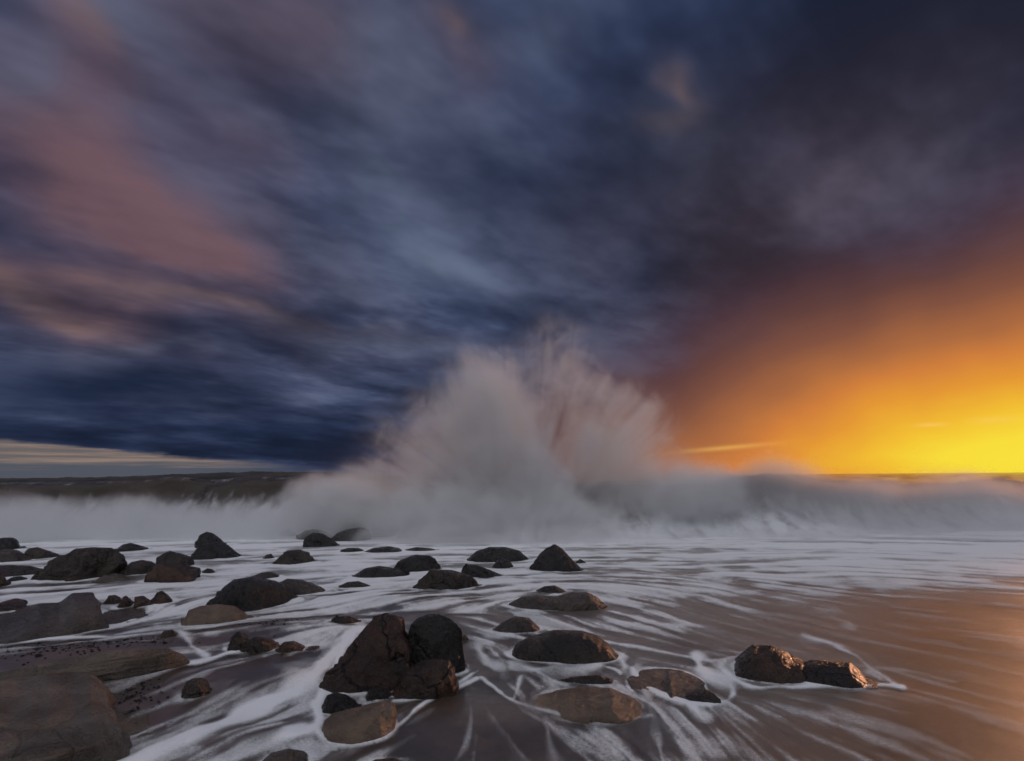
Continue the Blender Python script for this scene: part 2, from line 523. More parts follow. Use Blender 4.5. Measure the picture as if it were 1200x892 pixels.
# ------------------------------------------------------------------ headland
hm, T = new_mat("headland_ground")
Pg = T.n("ShaderNodeNewGeometry").outputs["Position"]
hc = T.mix(T.ss(T.noise(Pg, 0.05, 6, 0.65), 0.38, 0.66), (0.016, 0.017, 0.016), (0.045, 0.040, 0.034))
hb = T.n("ShaderNodeBsdfPrincipled", Base_Color=hc, Roughness=0.9)
finish(T, hb.outputs[0])
HY = 420.0
prof = [(-260, 566), (-120, 563.5), (0, 561.5), (60, 561), (120, 560), (170, 558.5), (215, 556), (260, 554.4), (320, 553.6), (360, 553.8), (395, 554.5), (430, 556), (470, 558.2), (500, 560.5)]
hxs = np.linspace(-260, 500, 420)
hyp = np.interp(hxs, [p[0] for p in prof], [p[1] for p in prof])
V, nsec = [], 22
for i, (px, py) in enumerate(zip(hxs, hyp)):
    top = at_y(px, py, HY)
    hgt = max(top[2], 0.4)
    for k in range(nsec):
        t = k / (nsec - 1)
        h = hgt * math.sin(math.pi * min(t * 1.0, 1.0)) ** 0.6 if 0 < t < 1 else -2.0
        V.append((top[0] * (1 + (t - 0.5) * 0.25), HY + (t - 0.5) * 110.0, h))
V = np.array(V)
nz = fbm(V * np.array([0.09, 0.07, 0.0]) + 3, 4)
V[:, 2] += np.where(V[:, 2] > 0.2, nz * 0.9 + 0.25, 0)
tag(mesh_obj("headland", V, grid_faces(len(hxs), nsec)[:, ::-1], hm), "low dark headland on the horizon", kind="structure")

# ------------------------------------------------------------------ rocks
STY = {"round": (2.0, 2.2, 0), "plate": (5.0, 4.5, 0), "block": (3.0, 3.2, 5), "slab": (3.0, 2.5, 0), "peak": (1.55, 2.0, 5), "crag": (2.0, 2.6, 8), "low": (2.2, 2.2, 0)}
rock_seed = [0]
FEET = []                 # footprint of every rock, so the foam can part round it


def rock(label, mat, style, df, prof, base_py, noise=1.0, z0=0.0, collar=True, name="boulder", line=None):
    rock_seed[0] += 1
    seed = rock_seed[0]
    rnd = random.Random(seed * 13 + 1)
    p_sec, p_pl, ncut = STY[style]
    x0, x1 = prof[0][0], prof[-1][0]
    wpx = x1 - x0
    B = at((x0 + x1) / 2, base_py)
    z0 = z0 + max(float(sand_z(B[:1], B[1:2])[0]), -0.03)
    B = at((x0 + x1) / 2, base_py, z0)
    vdir = np.array([B[0], B[1], 0.0])
    dist0 = np.linalg.norm(vdir)
    vdir /= dist0
    udir = np.array([vdir[1], -vdir[0], 0.0])
    Wd = wpx / FPX * dist0
    Dp = Wd * df
    dist = dist0 + Dp / 2
    Wd = wpx / FPX * math.hypot(dist, CAM[2]) * (_f @ (np.array([*(vdir[:2] * dist), 0]) - CAM) / math.hypot(dist, CAM[2]))
    Cc = vdir * dist + np.array([0, 0, z0])
    if line:                                   # a long rock lying askew: its foot runs between two ground points
        La, Lb = at(*line[0], z0), at(*line[1], z0)
        udir = (Lb - La) / np.linalg.norm(Lb - La)
        vdir = np.array([-udir[1], udir[0], 0.0])
        Wd = np.linalg.norm(Lb - La)
        Dp = Wd * df
        Cc = (La + Lb) / 2 + vdir * Dp / 2
    big = wpx > 70
    n, m = (150, 90) if wpx > 90 else (100, 64) if big else (56, 38)
    s = 0.5 - 0.5 * np.cos(np.linspace(0.0, math.pi, n))
    s = 0.35 * np.linspace(0, 1, n) + 0.65 * s
    t = 2 * s - 1
    d = Dp / 2 * np.maximum(1 - np.abs(t) ** p_pl, 0) ** (1 / p_pl)
    px_ = [p[0] for p in prof]
    py_ = [p[1] for p in prof]
    # first guess of the height profile
    tgt = np.interp(x0 + s * wpx, px_, py_)
    if line:
        tgt = np.interp(np.array([project(Cc + udir * q)[0] for q in (s - .5) * Wd]), px_, py_)
    gnd = project(Cc + udir * ((s - .5) * Wd)[:, None])[1]
    H = np.maximum((gnd - tgt) / FPX * dist, 0.01)
    phi = np.linspace(0, math.pi, m)
    cs, sn = np.cos(phi), np.sin(phi)
    e = 2.0 / p_sec
    cy_ = -np.sign(cs) * np.abs(cs) ** (e if style != "peak" else 1.15)
    cz_ = np.maximum(sn, 0) ** (e if style != "peak" else 1.25)
    jit = np.array([rnd.uniform(-50, 50) for _ in range(3)])
    size = 0.5 * (Wd + H.max())
    cuts = []
    for q in range(ncut):
        a_ = rnd.uniform(-math.pi, math.pi)
        e_ = rnd.uniform(0.0, 0.9)
        nn = udir * math.cos(a_) * math.cos(e_) + vdir * math.sin(a_) * math.cos(e_) + np.array([0, 0, math.sin(e_)])
        cuts.append((nn, rnd.uniform(0.60, 0.84)))

    def build(Hh):
        Y = d[:, None] * cy_[None, :]
        Z = Hh[:, None] * cz_[None, :]
        X = ((s - .5) * Wd)[:, None] * np.ones(m)[None, :]
        low_f = np.stack([X[:, 0], Y[:, 0], np.full(n, -0.16)], -1)
        low_b = np.stack([X[:, -1], Y[:, -1], np.full(n, -0.16)], -1)
        Q = np.concatenate([low_f[:, None], np.stack([X, Y, Z], -1), low_b[:, None]], 1).reshape(-1, 3)
        Pw = udir * Q[:, :1] + vdir * Q[:, 1:2] + np.array([0, 0, 1.0]) * Q[:, 2:]
        for nn, off in cuts:
            dd = Pw @ nn
            lim = dd.max() * off
            over = np.maximum(dd - lim, 0)
            Pw = Pw - nn * (over * 0.9)[:, None]
        rad = Pw / (np.linalg.norm(Pw * np.array([1, 1, 1.3]), axis=1)[:, None] + 1e-6)
        amp = size * 0.085 * noise
        k = 2.4 / size
        nv = fbm(Pw * k + jit, 6, 0.60 if ncut > 1 else 0.52)
        if style in ("crag", "block", "peak"):
            rg = 1 - 2 * np.abs(pn(Pw * k * 0.9 - jit))
            nv = 0.8 * nv + 0.7 * rg + 0.35 * (1 - 2 * np.abs(pn(Pw * k * 2.1 + jit)))
        else:
            nv = nv + 0.4 * (1 - 2 * np.abs(pn(Pw * k * 1.1 - jit)))
        if style in ("crag", "block", "peak"):
            q_ = pn(Pw * k * np.array([1.1, 1.1, 2.2]) - jit) * 4
            nv = nv + 0.55 * (np.floor(q_) + sstep(q_ - np.floor(q_), 0.35, 0.65)) / 4
        Pw = Pw + rad * (amp * nv)[:, None]
        return Pw

    for it in range(6):
        Pw = build(H)
        gxp, gyp = project(Pw + Cc)
        GX, GY = gxp.reshape(n, m + 2), gyp.reshape(n, m + 2)
        b = GY.argmin(1)
        mny = GY[np.arange(n), b]
        mnx = GX[np.arange(n), b]
        tg = np.interp(mnx, px_, py_)
        dlt = (mny - tg) / FPX * dist * 0.8
        k = np.array([1, 2, 3, 2, 1]) / 9.0
        dlt = np.convolve(np.pad(dlt, 2, mode="edge"), k, "valid")
        H = np.maximum(H + dlt, 0.012)
    Pw = build(H)
    M = m + 2
    F = grid_faces(n, M, wrap=True)
    c0, c1 = len(Pw), len(Pw) + 1
    Pw = np.vstack([Pw, Pw[:M].mean(0), Pw[(n - 1) * M:n * M].mean(0)])
    j = np.arange(M)
    F = np.vstack([F, np.stack([j, np.full(M, c0), np.full(M, c0), (j + 1) % M], -1)[:, [1, 3, 0, 0]]])
    F = np.vstack([F, np.stack([np.full(M, c1), (n - 1) * M + j, (n - 1) * M + (j + 1) % M, (n - 1) * M + (j + 1) % M], -1)])
    quads = [tuple(int(q) for q in f) for f in F[:(n - 1) * M]]
    tris = [(c0, int((q + 1) % M), int(q)) for q in range(M)] + [(c1, int((n - 1) * M + q), int((n - 1) * M + (q + 1) % M)) for q in range(M)]
    me = bpy.data.meshes.new(name)
    me.from_pydata(Pw.tolist(), [], [q[::-1] for q in quads] + [q[::-1] for q in tris])
    me.polygons.foreach_set("use_smooth", np.ones(len(me.polygons), bool))
    me.materials.append(ROCKM[mat])
    me.update()
    o = bpy.data.objects.new(name, me)
    o.location = Cc.tolist()
    col.objects.link(o)
    tag(o, label, "rock", "boulders on the shore")
    FEET.append((Cc.copy(), udir.copy(), vdir.copy(), Wd, Dp, p_pl, dist, 1.0 if collar is True else float(collar)))
    return o


# --- nearest slabs and boulders on the side away from the sun
rock("huge pale flat-topped slab in the bottom left corner", "slab", "plate", 0.9,
     [(-160, 830), (-100, 806), (-10, 799), (33, 793), (56, 789), (98, 787), (110, 793), (121, 813), (124, 842), (131, 866), (134, 886)], 935, 0.6, collar=False)
rock("long pale log-shaped slab lying behind the huge corner slab", "slab", "round", 0.16,
     [(-90, 806), (-40, 797), (0, 788), (49, 777), (115, 764), (164, 760), (197, 760), (213, 766), (224, 776), (227, 784)], 800, 0.4, collar=False, line=((-90, 838), (224, 786)))
rock("broad grey-brown boulder with a notched hump at the left edge", "grey", "slab", 0.75,
     [(-70, 735), (-30, 724), (0, 720), (46, 707), (70, 706), (85, 695), (105, 694), (115, 704), (131, 722), (144, 737), (152, 746)], 751, 0.6)
rock("small brown rock behind the notched boulder at the left edge", "brown", "round", 0.7, [(-20, 712), (0, 706), (18, 701), (30, 703), (40, 709), (45, 714)], 717, 0.6, z0=0.0, collar=False)
rock("small round pebble boulder alone on dark sand", "dark", "round", 0.8, [(214, 808), (218, 799), (226, 795), (236, 794), (244, 798), (246, 806)], 818, 0.6)
rock("small rust-coloured wedge left of the stream, before the pale oval boulder", "brown", "block", 0.8, [(187, 746), (192, 739), (203, 738), (209, 744)], 749, 1.0)
rock("pale smooth oval boulder in front of the black dome boulder", "tan", "round", 0.55,
     [(217, 724), (221, 715), (235, 710), (256, 708), (274, 710), (286, 717), (293, 726)], 733, 0.35)
rock("large black dome-shaped boulder behind the pale oval one", "black", "block", 0.6,
     [(246, 711), (254, 699), (262, 688), (274, 679), (298, 675), (324, 681), (341, 692), (351, 704), (355, 714)], 717, 0.6)
# cracked brown pieces in the shallow channel
rock("first of three brown broken rocks in the channel, the rounded one", "dark", "crag", 0.8, [(266, 757), (271, 746), (280, 741), (290, 744), (297, 755)], 763, 1.2)
rock("middle of three brown broken rocks in the channel", "brown", "crag", 0.6, [(281, 762), (288, 751), (300, 746), (316, 748), (326, 753), (330, 761)], 767, 1.2)
rock("third of three brown broken rocks in the channel, the lowest", "brown", "low", 0.5, [(325, 760), (333, 752), (345, 751), (358, 757), (371, 762)], 765, 1.2)
# row of small angular rust-brown rocks
rock("leftmost of the row of four small rust-brown rocks", "brown", "crag", 0.8, [(124, 706), (127, 698), (135, 697), (141, 700), (145, 707)], 709, 1.0)
rock("second from the left in the row of four small rust-brown rocks", "brown", "crag", 0.8, [(137, 709), (142, 700), (148, 698), (154, 703), (157, 711)], 713, 1.0)
rock("third from the left in the row of four small rust-brown rocks", "brown", "crag", 0.6, [(154, 708), (160, 699), (168, 698), (177, 704), (183, 709)], 712, 1.0)
rock("rightmost and tallest of the row of four small rust-brown rocks", "brown", "crag", 0.7, [(177, 704), (183, 695), (190, 692), (197, 697), (204, 705)], 709, 1.0)
# left group in the middle distance
rock("big layered dark-brown boulder with a stepped top, far left", "layered", "crag", 0.6,
     [(54, 668), (56, 659), (66, 653), (79, 649), (88, 643), (108, 641), (131, 642), (141, 648), (147, 658), (151, 668)], 681, 1.1)
rock("low flat rock running into the left edge", "dark", "low", 0.5, [(-30, 668), (-10, 664), (10, 662), (35, 663), (55, 668)], 677, 0.8)
rock("small brown rock cut by the left edge beside the flat rock", "brown", "round", 0.8, [(-16, 682), (-10, 672), (-2, 669), (5, 673), (8, 681)], 689, 0.8)
rock("thin dark rock just in front of the flat left-edge rock", "black", "low", 0.5, [(8, 680), (15, 676), (25, 675), (36, 679)], 682, 0.8)
rock("black rounded rock farthest back at the left edge", "black", "round", 0.8, [(-14, 640), (-6, 632), (4, 630), (16, 630), (22, 634), (23, 640)], 645, 0.8)
rock("grey low rock at the left edge under the black rounded one", "grey", "round", 0.7, [(-14, 652), (-4, 646), (10, 643), (22, 645), (32, 652)], 659, 0.8)
rock("flat dark rock with a long tail, beside the grey left-edge rock", "dark", "crag", 0.6, [(27, 650), (33, 643), (44, 641), (56, 645), (70, 650)], 655, 0.8)
rock("thin dark rock awash behind the layered boulder", "black", "low", 0.6, [(137, 643), (144, 638), (153, 636), (164, 639), (178, 643)], 646, 0.8)
rock("low dark shelf between the layered boulder and the rust boulder", "dark", "low", 0.7, [(146, 668), (153, 659), (166, 656), (178, 658), (188, 666)], 674, 0.9)
rock("flat sandy-brown rock at the foot of the layered boulder", "slab", "low", 0.5, [(112, 680), (120, 675), (135, 672), (146, 674), (153, 679)], 683, 0.8)
rock("dark brown block leaning behind the rust boulder", "dark", "block", 0.7, [(188, 657), (189, 647), (197, 645), (214, 649), (226, 653), (228, 660)], 665, 0.8)
rock("rust-coloured angular boulder with a pale foot", "brown", "crag", 0.6, [(170, 678), (176, 668), (186, 661), (200, 659), (218, 662), (236, 666), (242, 675)], 684, 0.9)
rock("tiny dark rock beside the rust boulder's sunny end", "dark", "round", 0.7, [(238, 669), (243, 666), (249, 667), (253, 671)], 673, 0.8)
rock("dark pointed rock half hidden by spray behind the black ridge rock", "black", "round", 0.8, [(231, 634), (234, 627), (242, 623), (250, 625), (258, 631), (263, 636)], 643, 0.8)
rock("black ridge-shaped rock in front of the spray-hidden one", "black", "peak", 0.6, [(223, 652), (231, 643), (240, 636), (256, 635), (268, 639), (276, 646), (285, 652)], 656, 0.9)
# centre distance
rock("small grey rock standing alone at the edge of the spray", "dark", "peak", 0.8, [(329, 626), (332, 620), (337, 618), (342, 622), (348, 627)], 629, 0.8)
rock("rear one of the paired black rocks by the spray", "black", "round", 0.7, [(350, 627), (357, 622), (368, 620), (380, 622), (389, 628)], 633, 0.8)
rock("front one of the paired black rocks by the spray", "black", "peak", 0.6, [(353, 637), (359, 629), (368, 624), (378, 625), (388, 631), (397, 638)], 641, 0.8)
rock("long black rock slanting up into the white spray", "black", "round", 0.6, [(389, 630), (396, 624), (408, 620), (422, 618), (432, 620), (434, 628)], 635, 0.7)
rock("brown-black hump in the middle of the foam field", "dark", "crag", 0.7, [(319, 658), (328, 650), (337, 645), (352, 644), (363, 648), (372, 658)], 662, 0.9)
rock("tiny rock just left of the brown-black hump", "dark", "round", 0.8, [(308, 654), (312, 650), (318, 649), (321, 653)], 656, 0.8)
rock("low flat rock awash above the black dome boulder", "dark", "low", 0.5, [(297, 675), (306, 671), (318, 670), (332, 676)], 679, 0.8)
rock("wet shelf streaked with foam right of the black dome boulder", "grey", "low", 0.5, [(326, 684), (336, 678), (352, 679), (368, 684), (380, 690), (389, 695)], 698, 0.9)
rock("small flat rock alone in the foam, right of the wet shelf", "dark", "low", 0.5, [(399, 686), (407, 682), (420, 681), (434, 686)], 690, 0.8)
rock("ragged brown wedge upstream of the great cracked boulder", "brown", "crag", 0.5, [(384, 727), (388, 719), (398, 722), (410, 722), (419, 725), (425, 731)], 733, 1.1)
rock("thin black rock in the wash below the slanting rock", "black", "low", 0.6, [(399, 645), (408, 642), (420, 642), (430, 646)], 648, 0.8)
rock("longer thin black rock in the wash, right of the shorter one", "black", "low", 0.6, [(428, 646), (438, 642), (455, 640), (467, 642), (475, 647)], 649, 0.8)
rock("faint low rock in the wash at the foot of the plume", "black", "low", 0.6, [(475, 644), (488, 641), (502, 642), (515, 645)], 647, 0.8)
rock("low dark tapering rock, left of the three stacked in the centre", "black", "low", 0.5, [(415, 674), (428, 666), (444, 663), (466, 666), (489, 674)], 678, 0.8)
rock("rounded dark rock at the back of the three in the centre", "black", "crag", 0.7, [(458, 664), (470, 656), (486, 650), (503, 651), (514, 657), (519, 666)], 672, 0.8)
rock("largest of the three in the centre, brown on its sunny end", "dark", "crag", 0.6, [(484, 684), (494, 673), (508, 667), (530, 668), (550, 674), (559, 681), (561, 690)], 693, 0.8)
rock("narrow black rock tapering to the right beside the three in the centre", "black", "peak", 0.5, [(541, 669), (546, 661), (558, 662), (572, 667), (591, 675)], 678, 0.8)
rock("long black rounded rock at the foot of the plume", "black", "round", 0.6, [(548, 655), (558, 646), (573, 641), (592, 641), (608, 645), (619, 655)], 660, 0.8)
rock("small brown rock touching the front of the long black rock", "dark", "round", 0.8, [(577, 664), (582, 657), (590, 654), (598, 658), (602, 664)], 667, 1.0)
rock("black pyramid-shaped rock with a sharp top", "black", "peak", 0.7, [(621, 666), (630, 654), (640, 643), (649, 637.5), (658, 642), (670, 655), (683, 668)], 671, 0.6)
rock("tiny dark rock right of the black pyramid", "black", "low", 0.6, [(674, 659), (680, 655), (688, 660)], 661, 0.8)
rock("small dark hump in the foam above the long wet ledge", "dark", "low", 0.6, [(628, 692), (638, 687), (650, 686), (664, 693)], 696, 0.8)
rock("long wet ledge with an orange-lit tip at its right end", "grey", "low", 0.45, [(597, 707), (612, 699), (630, 697), (650, 699), (668, 694), (688, 694), (702, 701), (708, 712)], 716, 0.9)
rock("smooth wet mound awash left of the big oval boulder", "grey", "round", 0.6, [(577, 738), (590, 728), (604, 722), (620, 724), (633, 736)], 743, 0.4)
rock("big smooth oval boulder with a bright chip on its right end", "dark", "round", 0.55,
     [(600, 763), (606, 754), (620, 746), (649, 738), (682, 739), (701, 745), (714, 756), (721, 765), (724, 772)], 779, 0.4)
rock("thin dark slab edge between the oval boulder and the tan boulder", "dark", "low", 0.3, [(654, 798), (672, 793), (700, 791), (717, 796)], 803, 0.8)
rock("tan flat-topped boulder ringed by foam, nearest in the centre right", "tan", "slab", 0.8,
     [(626, 833), (636, 818), (652, 809), (680, 805), (715, 806), (736, 815), (748, 830), (751, 840)], 849, 0.6)
rock("smooth wet brown rock with water draining down its face", "grey", "round", 1.3,
     [(738, 806), (750, 793), (768, 785), (785, 784), (800, 789), (812, 797), (820, 808), (825, 816)], 824, 0.5)
rock("small dark wedge at the foot of the draining wet rock", "dark", "block", 0.45, [(786, 820), (798, 812), (815, 810), (828, 808), (836, 813), (842, 820)], 824, 0.9)
rock("brown hump of the pair of rocks on the golden sand", "brown", "round", 0.85,
     [(852, 787), (858, 775), (868, 766), (882, 755), (903, 756), (922, 764), (936, 771), (948, 779), (952, 792)], 802, 0.5)
rock("low flat slab of the pair on the golden sand, orange edged", "dark", "low", 0.6,
     [(930, 788), (938, 777), (950, 773), (975, 774), (996, 776), (1006, 785), (1016, 797), (1022, 803)], 806, 0.5)
# the great cracked boulder and the rocks round it
rock("great dark cracked boulder with a reddish peak, the tallest in front", "rust", "crag", 0.62,
     [(380, 803), (388, 790), (396, 780), (407, 760), (418, 747), (427, 736), (440, 722), (453, 718), (469, 723), (481, 731), (489, 740), (497, 762), (500, 785)], 810, 0.9)
rock("black block behind the great cracked boulder, on its right", "black", "block", 0.6,
     [(468, 760), (478, 736), (488, 725), (500, 720), (513, 719), (527, 725), (539, 737), (543, 760), (545, 783)], 795, 0.6)
rock("grey slab wedged between the great boulder and the black block", "grey", "block", 0.7, [(491, 768), (494, 754), (503, 751), (514, 754), (521, 765)], 790, 0.7, collar=False)
rock("lumpy red-brown boulder leaning on the front of the great boulder", "brown", "slab", 0.6,
     [(461, 812), (466, 797), (473, 787), (483, 780), (493, 775), (509, 772), (525, 773), (533, 783), (534, 796)], 821, 1.0)
rock("small dark square-edged rock between the great boulder and the tan foot", "dark", "block", 0.8, [(429, 815), (433, 808), (442, 805), (452, 805), (459, 813), (463, 820)], 823, 0.6)
rock("small black rock behind the tan foot-shaped boulder", "black", "round", 0.7, [(378, 826), (383, 815), (393, 811), (406, 814), (416, 820), (422, 829)], 838, 0.9)
rock("tan foot-shaped boulder with an orange-lit toe, ringed by foam", "tan", "round", 0.85,
     [(377, 858), (381, 844), (390, 836), (405, 832), (421, 828), (435, 824), (447, 822), (459, 823), (465, 831), (462, 845)], 873, 0.5)
rock("tiny brown stone right of the black block", "brown", "round", 0.8, [(540, 748), (544, 744), (549, 748)], 751, 0.8)
rock("smooth brown rock cut by the bottom edge below the stream", "grey", "low", 0.5, [(300, 898), (318, 882), (338, 877), (356, 880), (372, 892)], 905, 0.4)
rock("brown rock tip showing at the bottom edge under the tan foot", "dark", "low", 0.5, [(420, 900), (440, 890), (460, 888), (484, 895)], 910, 0.5)
# rocks in the breaking water
rock("dark rock fin standing up inside the spray", "black", "block", 0.7, [(432, 624), (438, 604), (442, 588), (446, 579), (451, 578), (456, 588), (462, 606), (468, 624)], 629, 0.9, collar=False)
rock("black rock in the hollow right of the plume", "black", "low", 0.7, [(680, 628), (689, 617), (698, 614), (708, 620), (718, 628)], 632, 0.8, collar=False)
rock("dim rock buried in the low spray left of the plume", "black", "round", 0.7, [(465, 629), (470, 624), (475, 622), (480, 629)], 632, 0.8, collar=False)

# ------------------------------------------------------------------ foam on the swash
NR, NA = 620, 1080
FR0, FR1, FA = 2.55, 26.0, 0.86
fx, fy = log_polar(FR0, FR1, -FA, FA, NR, NA)
dlog, dth = math.log(FR1 / FR0) / (NR - 1), 2 * FA / (NA - 1)
fz0 = sand_z(fx, fy)
FPX_, FPY_ = project(np.stack([fx, fy, np.zeros_like(fx)], -1))
# flow directions read off the streaks, carried to the ground
guides = [(100, 690, 1, -.08), (200, 715, 1, -.22), (90, 752, 1, -.03), (300, 745, 1, -.10), (250, 805, 1, -.38), (340, 825, 1, -.55), (405, 765, 1, -1.3),
          (180, 872, 1, -.42), (300, 890, 1, -.35), (400, 690, 1, -.10), (460, 660, 1, -.03), (550, 700, 1, -.28), (500, 745, 1, .15), (560, 780, 1, .9),
          (600, 820, .5, 1), (500, 865, 1, -.45), (620, 870, 1, .5), (650, 790, 1, .05), (730, 820, .5, 1), (770, 860, .2, 1), (850, 860, 1, .68), (930, 870, 1, .62), (1020, 870, 1, .48),
          (1120, 820, 1, .25), (1000, 730, 1, .18), (900, 720, 1, .4), (830, 700, 1, .25), (760, 720, 1, .42), (690, 730, 1, .2), (1100, 665, 1, .05), (900, 655, 1, -.03),
          (700, 680, 1, .05), (620, 680, 1, -.05), (150, 650, 1, -.03), (1150, 740, 1, .10), (880, 800, 1, .1)]
W1, C2, S2 = np.zeros(len(fx)), np.zeros(len(fx)), np.zeros(len(fx))
for gx_, gy_, ddx, ddy in guides:
    L = math.hypot(ddx, ddy)
    a_, b_ = at(gx_ - 4 * ddx / L, gy_ - 4 * ddy / L), at(gx_ + 4 * ddx / L, gy_ + 4 * ddy / L)
    th = math.atan2(b_[1] - a_[1], b_[0] - a_[0])
    c_ = at(gx_, gy_)
    rc = math.hypot(c_[0], c_[1])
    d2 = ((fx - c_[0]) ** 2 + (fy - c_[1]) ** 2) / (0.16 * rc) ** 2
    w_ = 1.0 / (0.6 + d2 * d2)
    W1 += w_
    C2 += w_ * math.cos(2 * th)
    S2 += w_ * math.sin(2 * th)
ang = 0.5 * np.arctan2(S2, C2)
ang = ang + 0.35 * pn(np.stack([fx * 1.1, fy * 1.1, fx * 0 + 3], -1))
c2, s2_ = np.cos(2 * ang), np.sin(2 * ang)
for Cc, ud, vd, Wd, Dp, p_pl, dist, kk in FEET:        # the water runs round each rock
    if kk <= 0:
        continue
    rel = np.stack([fx - Cc[0], fy - Cc[1]], -1)
    lu, lv = rel @ ud[:2] / (Wd / 2), rel @ vd[:2] / (Dp / 2)
    sel = np.where((np.abs(lu) < 2.2) & (np.abs(lv) < 2.4))[0]
    if not len(sel):
        continue
    lu, lv = lu[sel], lv[sel]
    q = np.sqrt(lu ** 2 + lv ** 2) + 1e-6
    nx = (lu / (Wd / 2))[:, None] * ud[:2] + (lv / (Dp / 2))[:, None] * vd[:2]
    ta = np.arctan2(nx[:, 0], -nx[:, 1])                # tangent of the footprint contour
    w_ = np.clip(1.25 * np.exp(-np.maximum(q - 1, 0) / 0.38), 0, 1) ** 1.5
    c2[sel] = c2[sel] * (1 - w_) + np.cos(2 * ta) * w_
    s2_[sel] = s2_[sel] * (1 - w_) + np.sin(2 * ta) * w_
ang = 0.5 * np.arctan2(s2_, c2)
vx, vy = np.cos(ang), np.sin(ang)
fr = np.hypot(fx, fy)
ur, ut = (vx * fx + vy * fy) / fr, (vx * fy - vy * fx) / fr      # radial, clockwise (theta) components
vi, vj = (ur / dlog).reshape(NR, NA), (ut / dth).reshape(NR, NA)
vn = np.hypot(vi, vj) + 1e-9
vi, vj = vi / vn, vj / vn


def box_blur(a, n, ax):
    o = np.zeros_like(a)
    for q in range(-(n // 2), n // 2 + 1):
        o += np.roll(a, q, ax)
    return o / n


def lic(src, steps):
    I0, J0 = np.meshgrid(np.arange(NR, dtype=np.float32), np.arange(NA, dtype=np.float32), indexing="ij")
    acc = src.copy()
    srcf, vi_f, vj_f = src.ravel(), vi.ravel().astype(np.float32), vj.ravel().astype(np.float32)
    for sgn in (1, -1):
        I, J = I0.copy(), J0.copy()
        for q in range(steps):
            if q == 0:
                ix = (I0 * NA + J0).astype(np.int32)
            I += 2 * sgn * vi_f[ix]
            J += 2 * sgn * vj_f[ix]
            ix = np.clip(I, 0, NR - 1).astype(np.int32) * NA + np.clip(J, 0, NA - 1).astype(np.int32)
            acc += srcf[ix]
    return acc / (2 * steps + 1)


def equalise(a):
    o = np.argsort(a.ravel())
    e = np.empty(a.size, np.float32)
    e[o] = np.linspace(0, 1, a.size)
    return e.reshape(a.shape)


n1 = _rs.rand(NR, NA).astype(np.float32)
n2 = box_blur(box_blur(_rs.rand(NR, NA).astype(np.float32), 5, 0), 9, 1)
n3 = box_blur(box_blur(_rs.rand(NR, NA).astype(np.float32), 11, 0), 19, 1)
s1, s2, s3 = lic(n1, 11), lic(n2, 19), lic(n3, 30)
zs = lambda a: (a - a.mean()) / a.std()
turb = fbm(np.stack([fx * 1.6, fy * 1.6, fx * 0], -1), 4).reshape(NR, NA)
LIC = equalise(0.45 * zs(s1) + 0.8 * zs(s2) + 0.95 * zs(s3) + 0.55 * zs(turb)).ravel()

cov_y = [600, 632, 650, 670, 690, 710, 730, 750, 770, 790, 810, 830, 850, 870, 900]
cov_x = list(range(0, 1201, 100))
cov = np.array([
    [.95] * 13,
    [.92, .92, .92, .92, .92, .92, .92, .88, .80, .88, .92, .92, .92],
    [.80, .78, .75, .75, .75, .72, .72, .74, .74, .85, .90, .90, .90],
    [.62, .62, .66, .70, .76, .70, .66, .60, .60, .62, .72, .78, .82],
    [.70, .64, .70, .66, .66, .66, .60, .60, .52, .40, .40, .44, .45],
    [.60, .60, .62, .60, .62, .46, .52, .50, .42, .36, .20, .10, .10],
    [.40, .60, .52, .40, .52, .30, .52, .52, .46, .36, .15, .05, .05],
    [.20, .30, .60, .28, .52, .30, .56, .52, .46, .36, .15, .05, .05],
    [.10, .10, .40, .24, .52, .20, .52, .50, .50, .40, .20, .05, .05],
    [.08, .10, .20, .10, .50, .20, .28, .40, .50, .48, .20, .10, .05],
    [.02, .03, .10, .16, .40, .10, .20, .30, .45, .36, .25, .15, .05],
    [.02, .03, .12, .30, .40, .08, .10, .20, .32, .35, .30, .20, .08],
    [.02, .05, .22, .32, .30, .08, .10, .22, .38, .40, .34, .20, .12],
    [.02, .10, .32, .30, .30, .08, .14, .26, .40, .40, .34, .22, .12],
    [.02, .20, .40, .38, .20, .08, .14, .26, .40, .40, .34, .20, .10]])
cov[5:, 9] *= 0.72
cov[5:, 10] *= 0.5
cov[5:, 11:] *= 0.3
cov[4, 10:] *= 0.7
qx = np.clip(FPX_, 0, 1199.9) / 100.0
qi = np.floor(qx).astype(int)
qf = qx - qi
ry = np.interp(np.clip(FPY_, 600, 899), cov_y, np.arange(len(cov_y)))
ri = np.minimum(np.floor(ry).astype(int), len(cov_y) - 2)
rf = ry - ri
C = (cov[ri, qi] * (1 - qf) + cov[ri, qi + 1] * qf) * (1 - rf) + (cov[ri + 1, qi] * (1 - qf) + cov[ri + 1, qi + 1] * qf) * rf
soft = 0.26 + 0.20 * sstep(FPX_, 700, 1000) + 0.22 * sstep(-FPY_, -720, -640)
C = np.clip(C + 0.10 * sstep(-FPY_, -735, -690), 0, 1)
farf = sstep(-FPY_, -735, -670)
fineL = equalise(zs(s1) + 0.6 * zs(s2)).ravel()
foam = sstep(LIC, 1 - C - soft, 1 - C + soft) * (0.34 + 0.52 * C) * ((0.50 + 0.22 * farf) + (0.62 - 0.25 * farf) * fineL)
# thin milky film draining off the sand on the sunset side
foam = np.maximum(foam, (0.06 + 0.15 * fineL) * sstep(FPX_, 560, 800) * sstep(-FPY_, -960, -800) * (1 - sstep(FPX_, 900, 1150) * sstep(FPY_, 690, 720)))

